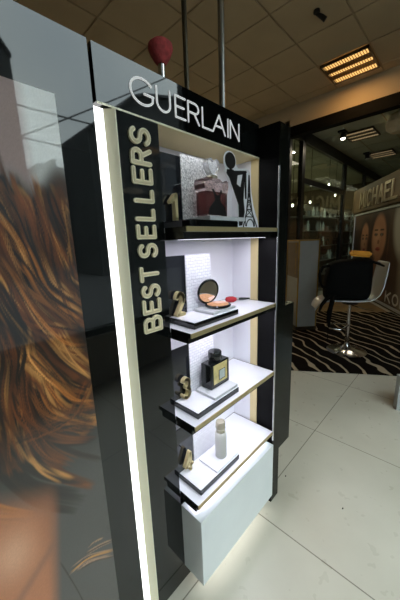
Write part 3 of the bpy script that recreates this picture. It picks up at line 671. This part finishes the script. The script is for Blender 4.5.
for i, (x, y, z) in enumerate(((5.42,1.85,2.10),(6.10,1.95,2.45),(7.60,1.95,2.75),(7.95,1.9,2.52),(6.5,1.95,2.25))):
    o = thing('pendant_spot', ['small warm pendant lamp just right of the first mullion','warm pendant lamp left of the others above the cabinet','highest warm pendant lamp behind the glass','warm pendant lamp close to the second mullion','lowest warm pendant lamp above the shelving'][i], 'lamp', (x,y,z), 'pendant lamps behind the glass')
    MB().tube([(x,y,z+.06),(x,y,3.39)], .006, 6).build('cord', 'black_matte', o)
    MB().lathe([(.0,.0),(.02,.01),(.024,.03),(.015,.06),(.0,.06)], (x,y,z), 14).build('bulb', 'spot', o, smooth=True)

# ------------------------------------------------------------------ rotated booth: axes
E1 = Vector((.84,.5426,0)).normalized(); E2 = Vector((E1.y,-E1.x,0)); UP = Vector((0,0,1))
# zebra rug
r0 = Vector((2.84,.53,.0006)) - E2*.75
tag(MB().obox(r0, E2*2.95, E1*2.75, UP*.009).build('zebra_rug', 'zebra'), 'dark brown and cream zebra-striped rug under the bar stool', 'rug')
wf_ = r0+E1*2.76
tag(MB().obox(wf_, E2*2.9, E1*1.0, UP*.006).build('floor_mat', 'wood'), 'warm yellowish brown floor mat beyond the zebra rug', 'mat')
# counter column
c0 = Vector((4.20,1.13,.0005))
F2 = Vector((.72,-.694,0)); F1 = Vector((.694,.72,0))
ct = thing('counter_column', 'pale counter column with brass edges left of the bar stool', 'counter', c0)
W2, W1, HC = .315, .50, 1.45
MB().obox(c0+UP*.07, F2*W2, F1*W1, UP*(HC-.07)).build('body', 'counter_white', ct)
MB().obox(c0-F1*.012-F2*.012, F2*(W2+.024), F1*(W1+.024), UP*.07).build('plinth', 'bronze', ct)
for (a, b) in ((0,0),(W2,0),(0,W1)):
    MB().obox(c0+F2*(a-.009)+F1*(b-.009)+UP*.07, F2*.018, F1*.018, UP*(HC-.07)).build('edge_trim', 'brass', ct)
MB().obox(c0-F2*.009-F1*.009+UP*HC, F2*(W2+.018), F1*(W1+.018), UP*.02).build('top_trim', 'brass', ct)
MB().obox(c0-F2*.006+F1*.03+UP*(HC-.58), F1*(W1-.06), F2*.006, UP*.56).build('beige_panel', 'counter_beige', ct)
tx = MB(); base = c0-F2*.0062+F1*.05+UP*(HC-.52)
word = 'MICHAEL KORS'; zz_ = 0
for ch in word:
    if ch != ' ':
        L = [[(zz_+u*.030, v*.045) for u, v in l] for l in LET[ch]]
        tx.strokes(L, .007, lambda u, v, d: base + UP*u + F1*(.08-v) - F2*d, 0, .003)
    zz_ += .042
tx.build('lettering', 'brass', ct)

# poster wall
W0 = Vector((8.0,1.14,0)); DW = Vector((-.8513,-.5247,0)); NW = Vector((-DW.y,DW.x,0)); 
if NW.dot(Vector((0,-.75,0))-W0) < 0: NW = -NW
fpw = lambda s, z, d: W0 + DW*s + UP*z + NW*d
pw = thing('booth_wall', 'brown booth wall carrying a name sign and a large portrait poster', 'wall', W0)
MB().prism([(-1.0,0),(3.6,0),(3.6,2.70),(-1.0,2.70)], fpw, -.15, 0).build('wall_body', 'sign_brown', pw)
sg = MB().prism([(-.95,2.10),(3.55,2.10),(3.55,2.69),(-.95,2.69)], fpw, 0, .05).build('sign_board', 'sign_brown', pw)
sx = -.34
for ch in 'MICHAEL KORS':
    wd = {'M':.26,'I':.04,' ':.1}.get(ch, .22)
    if ch != ' ':
        L = [[(sx+u*wd, 2.20+v*.34) for u, v in l] for l in LET[ch]]
        tag(MB().strokes(L, .055, fpw, .05, .075).build('letter', 'sign_letter', sg), 'metal letter '+ch+' of the name sign', None)
    sx += wd+.10
ps = thing('portrait_poster', 'large framed poster of two dark-haired women in brown tones', 'poster', W0+DW*1.4+UP*.1)
fr = MB(); 
for a, b in (((-.84,.04),(3.3,.09)), ((-.84,2.02),(3.3,2.06)), ((-.84,.04),(-.80,2.06)), ((3.26,.04),(3.3,2.06))):
    fr.prism([(a[0],a[1]),(b[0],a[1]),(b[0],b[1]),(a[0],b[1])], fpw, .001, .03)
fr.build('frame', 'silver_line', ps)
SX = np.arange(-.80,3.261,.022); SZ_ = np.arange(.09,2.021,.018)
pim = np.zeros((len(SZ_), len(SX), 3)); A, B = np.meshgrid(SX, SZ_)
def ell(cx, cz, rx, rz, c, p=2, soft=.25):
    global pim
    d = ((A-cx)/rx)**2+((B-cz)/rz)**2; w = np.clip((1+soft-d)/(2*soft), 0, 1)[..., None]; pim = pim*(1-w)+np.array(c)*w
pim[:] = (.060,.028,.014)
ell(2.2,1.75,.65,.8,(.30,.27,.23)); ell(2.6,.9,.7,1.3,(.20,.15,.11))
for (cx, cz, fx, fz) in ((.02,1.36,.27,.42),(.86,1.44,.37,.50)):
    ell(cx,cz-.25,fx*1.75,fz*1.75,(.045,.018,.010)); ell(cx,cz+fz*.55,fx*1.35,fz*.85,(.030,.012,.007))
    ell(cx+fx*.1,cz-fz*1.25,fx*.5,fz*.6,(.20,.085,.045)); ell(cx+fx*.3,cz-fz*2.1,fx*1.3,fz*.75,(.16,.07,.035))
    ell(cx,cz,fx,fz,(.31,.14,.075)); ell(cx-fx*.25,cz-fz*.1,fx*.45,fz*.55,(.40,.20,.115),soft=.8)
    for e_ in (-1, 1):
        ex = cx+e_*fx*.42; ell(ex,cz+fz*.14,fx*.24,fz*.07,(.03,.014,.01)); ell(ex,cz+fz*.34,fx*.30,fz*.035,(.05,.022,.014)); ell(ex,cz+fz*.14,fx*.07,fz*.05,(.20,.17,.14))
    ell(cx+fx*.03,cz-fz*.18,fx*.16,fz*.10,(.22,.095,.05)); ell(cx,cz-fz*.50,fx*.34,fz*.085,(.26,.035,.03)); ell(cx,cz-fz*.50,fx*.30,fz*.015,(.08,.02,.015))
    for q in range(14):
        a0 = rng.uniform(-1, 1); ell(cx+a0*fx*1.45, cz-fz*.3+rng.uniform(-.2,.2), .018, fz*rng.uniform(.5,1.0), (.10,.042,.02))  if abs(a0) > .75 else None
pim *= 1.25
grid_mesh('portrait_print', SX, SZ_, pim, lambda s, z: tuple(fpw(s, z, .008)), 'poster', ps)
sx = 1.50
for ch in 'KORS':
    L = [[(sx+u*.22, .15+v*.20) for u, v in l] for l in LET[ch]]
    tag(MB().strokes(L, .04, fpw, .009, .012).build('letter', 'pale_text', ps), 'pale letter '+ch+' at the foot of the poster', None); sx += .32

# bar stool
S0 = Vector((3.80,.25,.0100)); LD = Vector((.5000,-.8660,0)); FD = Vector((-.8660,-.5000,0))   # LD: towards the back rest, FD: towards the street
st = thing('bar_stool', 'white moulded bar stool on a chrome trumpet base', 'stool', S0)
MB().lathe([(.0,0),(.235,0),(.24,.008),(.215,.020),(.12,.040),(.05,.065),(.034,.09),(.030,.13),(.0,.13)], S0, 40).build('base', 'chrome', st, smooth=True)
MB().tube([S0+UP*.12, S0+UP*.40], .026, 16).build('lower_column', 'chrome', st, smooth=True)
MB().tube([S0+UP*.39, S0+UP*.655], .019, 16).build('gas_lift', 'chrome', st, smooth=True)
fr = MB().tube([S0+LD*.03*0+UP*.36+FD*.02, S0+LD*-.12+UP*.33+FD*.14, S0+LD*-.24+UP*.33+FD*.10, S0+LD*-.26+UP*.33, S0+LD*-.24+UP*.33-FD*.10, S0+LD*-.12+UP*.33-FD*.14, S0+UP*.36-FD*.02], .010, 10); fr.build('footrest', 'chrome', st, smooth=True)
MB().tube([S0+LD*.03+UP*.62, S0+LD*.14+UP*.60+FD*.10, S0+LD*.22+UP*.60+FD*.16], .006, 8).build('lift_lever', 'chrome', st, smooth=True)
shell = MB(); sec = [(-.42,.575,.16),(-.40,.635,.18),(-.35,.685,.19),(-.27,.705,.205),(-.10,.695,.215),(.10,.695,.215),(.20,.715,.215),(.275,.765,.21),(.315,.85,.205),(.335,.98,.20),(.350,1.10,.195),(.360,1.19,.18)]
rows = []; nn = 10
for side in (1, -1):
    for (l, z, w) in sec:
        row = []
        for j in range(nn+1):
            u = -1+2*j/nn; dip = .03*abs(u)**3
            # thickness follows the shell's own normal
            i = sec.index((l, z, w)); a = sec[max(i-1,0)]; b = sec[min(i+1,len(sec)-1)]; tx_, tz_ = b[0]-a[0], b[1]-a[1]; q = math.hypot(tx_, tz_); nx_, nz_ = -tz_/q, tx_/q
            th = .008*side + dip
            row.append(shell.bm.verts.new(S0 + LD*(l+nx_*th) + UP*(z-.01+nz_*th) + FD*(u*w)))
        rows.append(row)
n_ = len(sec)
for r_ in range(n_-1):
    for j in range(nn):
        shell.bm.faces.new((rows[r_][j],rows[r_][j+1],rows[r_+1][j+1],rows[r_+1][j])); q = n_+r_
        shell.bm.faces.new((rows[q][j],rows[q+1][j],rows[q+1][j+1],rows[q][j+1]))
    for j in (0, nn): shell.bm.faces.new((rows[r_][j],rows[r_+1][j],rows[n_+r_+1][j],rows[n_+r_][j]))
for r_ in (0, n_-1):
    for j in range(nn): shell.bm.faces.new((rows[r_][j],rows[n_+r_][j],rows[n_+r_][j+1],rows[r_][j+1]))
sh = shell.build('seat_shell', 'white_plastic', st, smooth=True)
md = sh.modifiers.new('smooth', 'SUBSURF'); md.levels = 1; md.render_levels = 2
MB().lathe([(.0,0),(.09,0),(.09,.012),(.03,.02),(.0,.02)], S0+UP*.645, 20).build('seat_plate', 'black_matte', st, smooth=True)

# black bag on the stool
bg = thing('handbag', 'slouchy black handbag lying on the white bar stool', 'bag', S0+UP*.72)
bl = MB(); secs = []
outline = [(-.31,.715),(-.22,.705),(.10,.705),(.19,.715),(.215,.80),(.212,1.02),(.205,1.20),(.19,1.235),(-.02,1.225),(-.14,1.215),(-.25,1.19),(-.30,1.14),(-.325,.90),(-.325,.76)]
for d, sc in ((-.125,.90),(-.10,.98),(0,1.02),(.10,.98),(.125,.90)):
    cxo, czo = -.05,.96
    secs.append([bl.bm.verts.new(S0+LD*(cxo+(l-cxo)*sc)+UP*(max(.712, czo+(z-czo)*sc)-.01)+FD*(d-.01)) for l, z in outline])
for a, b in zip(secs[:-1], secs[1:]):
    for k in range(len(outline)): bl.bm.faces.new((a[k],a[(k+1)%len(outline)],b[(k+1)%len(outline)],b[k]))
bl.bm.faces.new(secs[0][::-1]); bl.bm.faces.new(secs[-1])
bb = bl.build('bag_body', 'black_cloth', bg, smooth=True)
md = bb.modifiers.new('soft', 'SUBSURF'); md.levels = 1; md.render_levels = 2
def lp(pts): return [S0+LD*l+UP*(z-.01)+FD*f for l, z, f in pts]
MB().tube(lp([(-.28,1.15,.05),(-.36,1.13,.06),(-.395,1.05,.07),(-.385,.95,.07),(-.35,.88,.06),(-.29,.86,.05)]), .017, 10).build('handle', 'black_cloth', bg, smooth=True)
MB().tube(lp([(-.26,.78,.16),(-.33,.75,.22),(-.38,.68,.23),(-.40,.60,.22)]), [.020,.024,.020,.014], 10).build('strap', 'black_cloth', bg, smooth=True)
MB().tube(lp([(-.22,.80,.17),(-.26,.74,.23),(-.285,.60,.235),(-.29,.48,.235),(-.275,.40,.235)]), [.022,.028,.030,.026,.010], 10).build('strap', 'black_cloth', bg, smooth=True)
MB().tube(lp([(-.29,.49,.238),(-.29,.20,.238)]), .005, 6).build('cord', 'black_cloth', bg, smooth=True)
MB().tube(lp([(.16,1.20,.10),(.24,1.17,.13),(.30,1.14,.13)]), [.014,.016,.010], 8).build('flap_strap', 'black_cloth', bg, smooth=True)
yb = MB().obox(S0+LD*-.05+UP*1.262-FD*.05, LD*.24-UP*.03, FD*.10, UP*.07+LD*-.0); bmesh.ops.bevel(yb.bm, geom=list(yb.bm.edges), offset=.02, segments=3, affect='EDGES')
for v in yb.bm.verts: v.co.z += .012*math.sin(v.co.y*40)
tag(yb.build('folded_cloth', 'yellow_cloth', smooth=True), 'orange-yellow folded cloth lying on top of the black handbag', 'cloth')

# low pale plinth board at the right edge
b0 = Vector((2.70,-.475,0.0006))
tag(MB().obox(b0, E2*.9, E1*.06, UP*.315).build('low_board', 'counter_white'), 'low pale grey board standing on the floor at the right edge', 'board')
for (x, y, lb) in ((1.43,-.08,'dark crumb on the floor near the black cabinet'), (1.44,-.42,'smaller crumb on the open floor')):
    tag(MB().lathe([(.0,0),(.006,0),(.005,.003),(.0,.004)], (x,y,.0002), 8, sx=1, sy=.6).build('floor_crumb', 'dark_speck'), lb, 'crumb', 'crumbs on the floor')

# ------------------------------------------------------------------ light
wd = bpy.data.worlds.new('sky'); scene.world = wd; wd.use_nodes = True; nt = wd.node_tree; L = nt.links
bgn = nt.nodes['Background']; tc = nt.nodes.new('ShaderNodeTexCoord')
n = nt.nodes.new('ShaderNodeTexNoise'); n.inputs['Scale'].default_value = 2.6; n.inputs['Detail'].default_value = 6; L.new(tc.outputs['Generated'], n.inputs['Vector'])
r = nt.nodes.new('ShaderNodeValToRGB'); r.color_ramp.elements[0].position = .32; r.color_ramp.elements[1].position = .68
r.color_ramp.elements[0].color = (.70,.77,.86,1); r.color_ramp.elements[1].color = (.93,.97,1.0,1)
L.new(n.outputs['Fac'], r.inputs['Fac']); L.new(r.outputs['Color'], bgn.inputs['Color'])
sep = nt.nodes.new('ShaderNodeSeparateXYZ'); L.new(tc.outputs['Generated'], sep.inputs[0])
mz = nt.nodes.new('ShaderNodeMapRange'); mz.interpolation_type = 'SMOOTHSTEP'
for i_, v_ in ((1,.50),(2,.85),(3,5.9),(4,11.5)): mz.inputs[i_].default_value = v_
L.new(sep.outputs['Z'], mz.inputs[0]); L.new(mz.outputs[0], bgn.inputs['Strength'])
def area(name, loc, sx, sy, e, colr, rot=(0,0,0), spread=PI):
    l = bpy.data.lights.new(name, 'AREA'); l.shape = 'RECTANGLE'; l.size = sx; l.size_y = sy; l.energy = e; l.color = colr; l.spread = spread
    o = bpy.data.objects.new(name, l); col.objects.link(o); o.location = loc; o.rotation_euler = rot; return o
for k, z in enumerate(SZ):
    area('shelf_led', (.905,-.0475,z-.0412), .52, .024, [1.25,1.25,1.25,.5][k], (.88,.86,1))
area('niche_fill', (.905,.020,1.8675), .5, .02, .32, (.95,.95,1))  # unseen fill added to brighten the top niche; the header holds no lamp
area('drawer_glow', (.90,-.062,.074), .5, .10, .27, (1,.99,.96))
area('ceiling_tubes', (4.22,.58,H-.05), .45, .45, 5, (1,.55,.2))
area('back_spot', (5.92,1.15,3.24), .06, .06, 3, (1,.85,.6))
area('cabinet_light', (8.6,2.0,2.9), 3, .3, 14, (1,.9,.7))
area('back_shop_fill', (7.5,4.0,3.35), 4, 1, 90, (1,.84,.58))  # unseen warm fill added to brighten the back shop
area('booth_light', (6.6,.4,3.36), 1.5, .5, 7, (1,.88,.68))
scene.view_settings.view_transform = 'Standard'; scene.view_settings.look = 'None'; scene.view_settings.gamma = 1; scene.view_settings.exposure = 0
try: scene.view_settings.use_curve_mapping = False
except Exception: pass
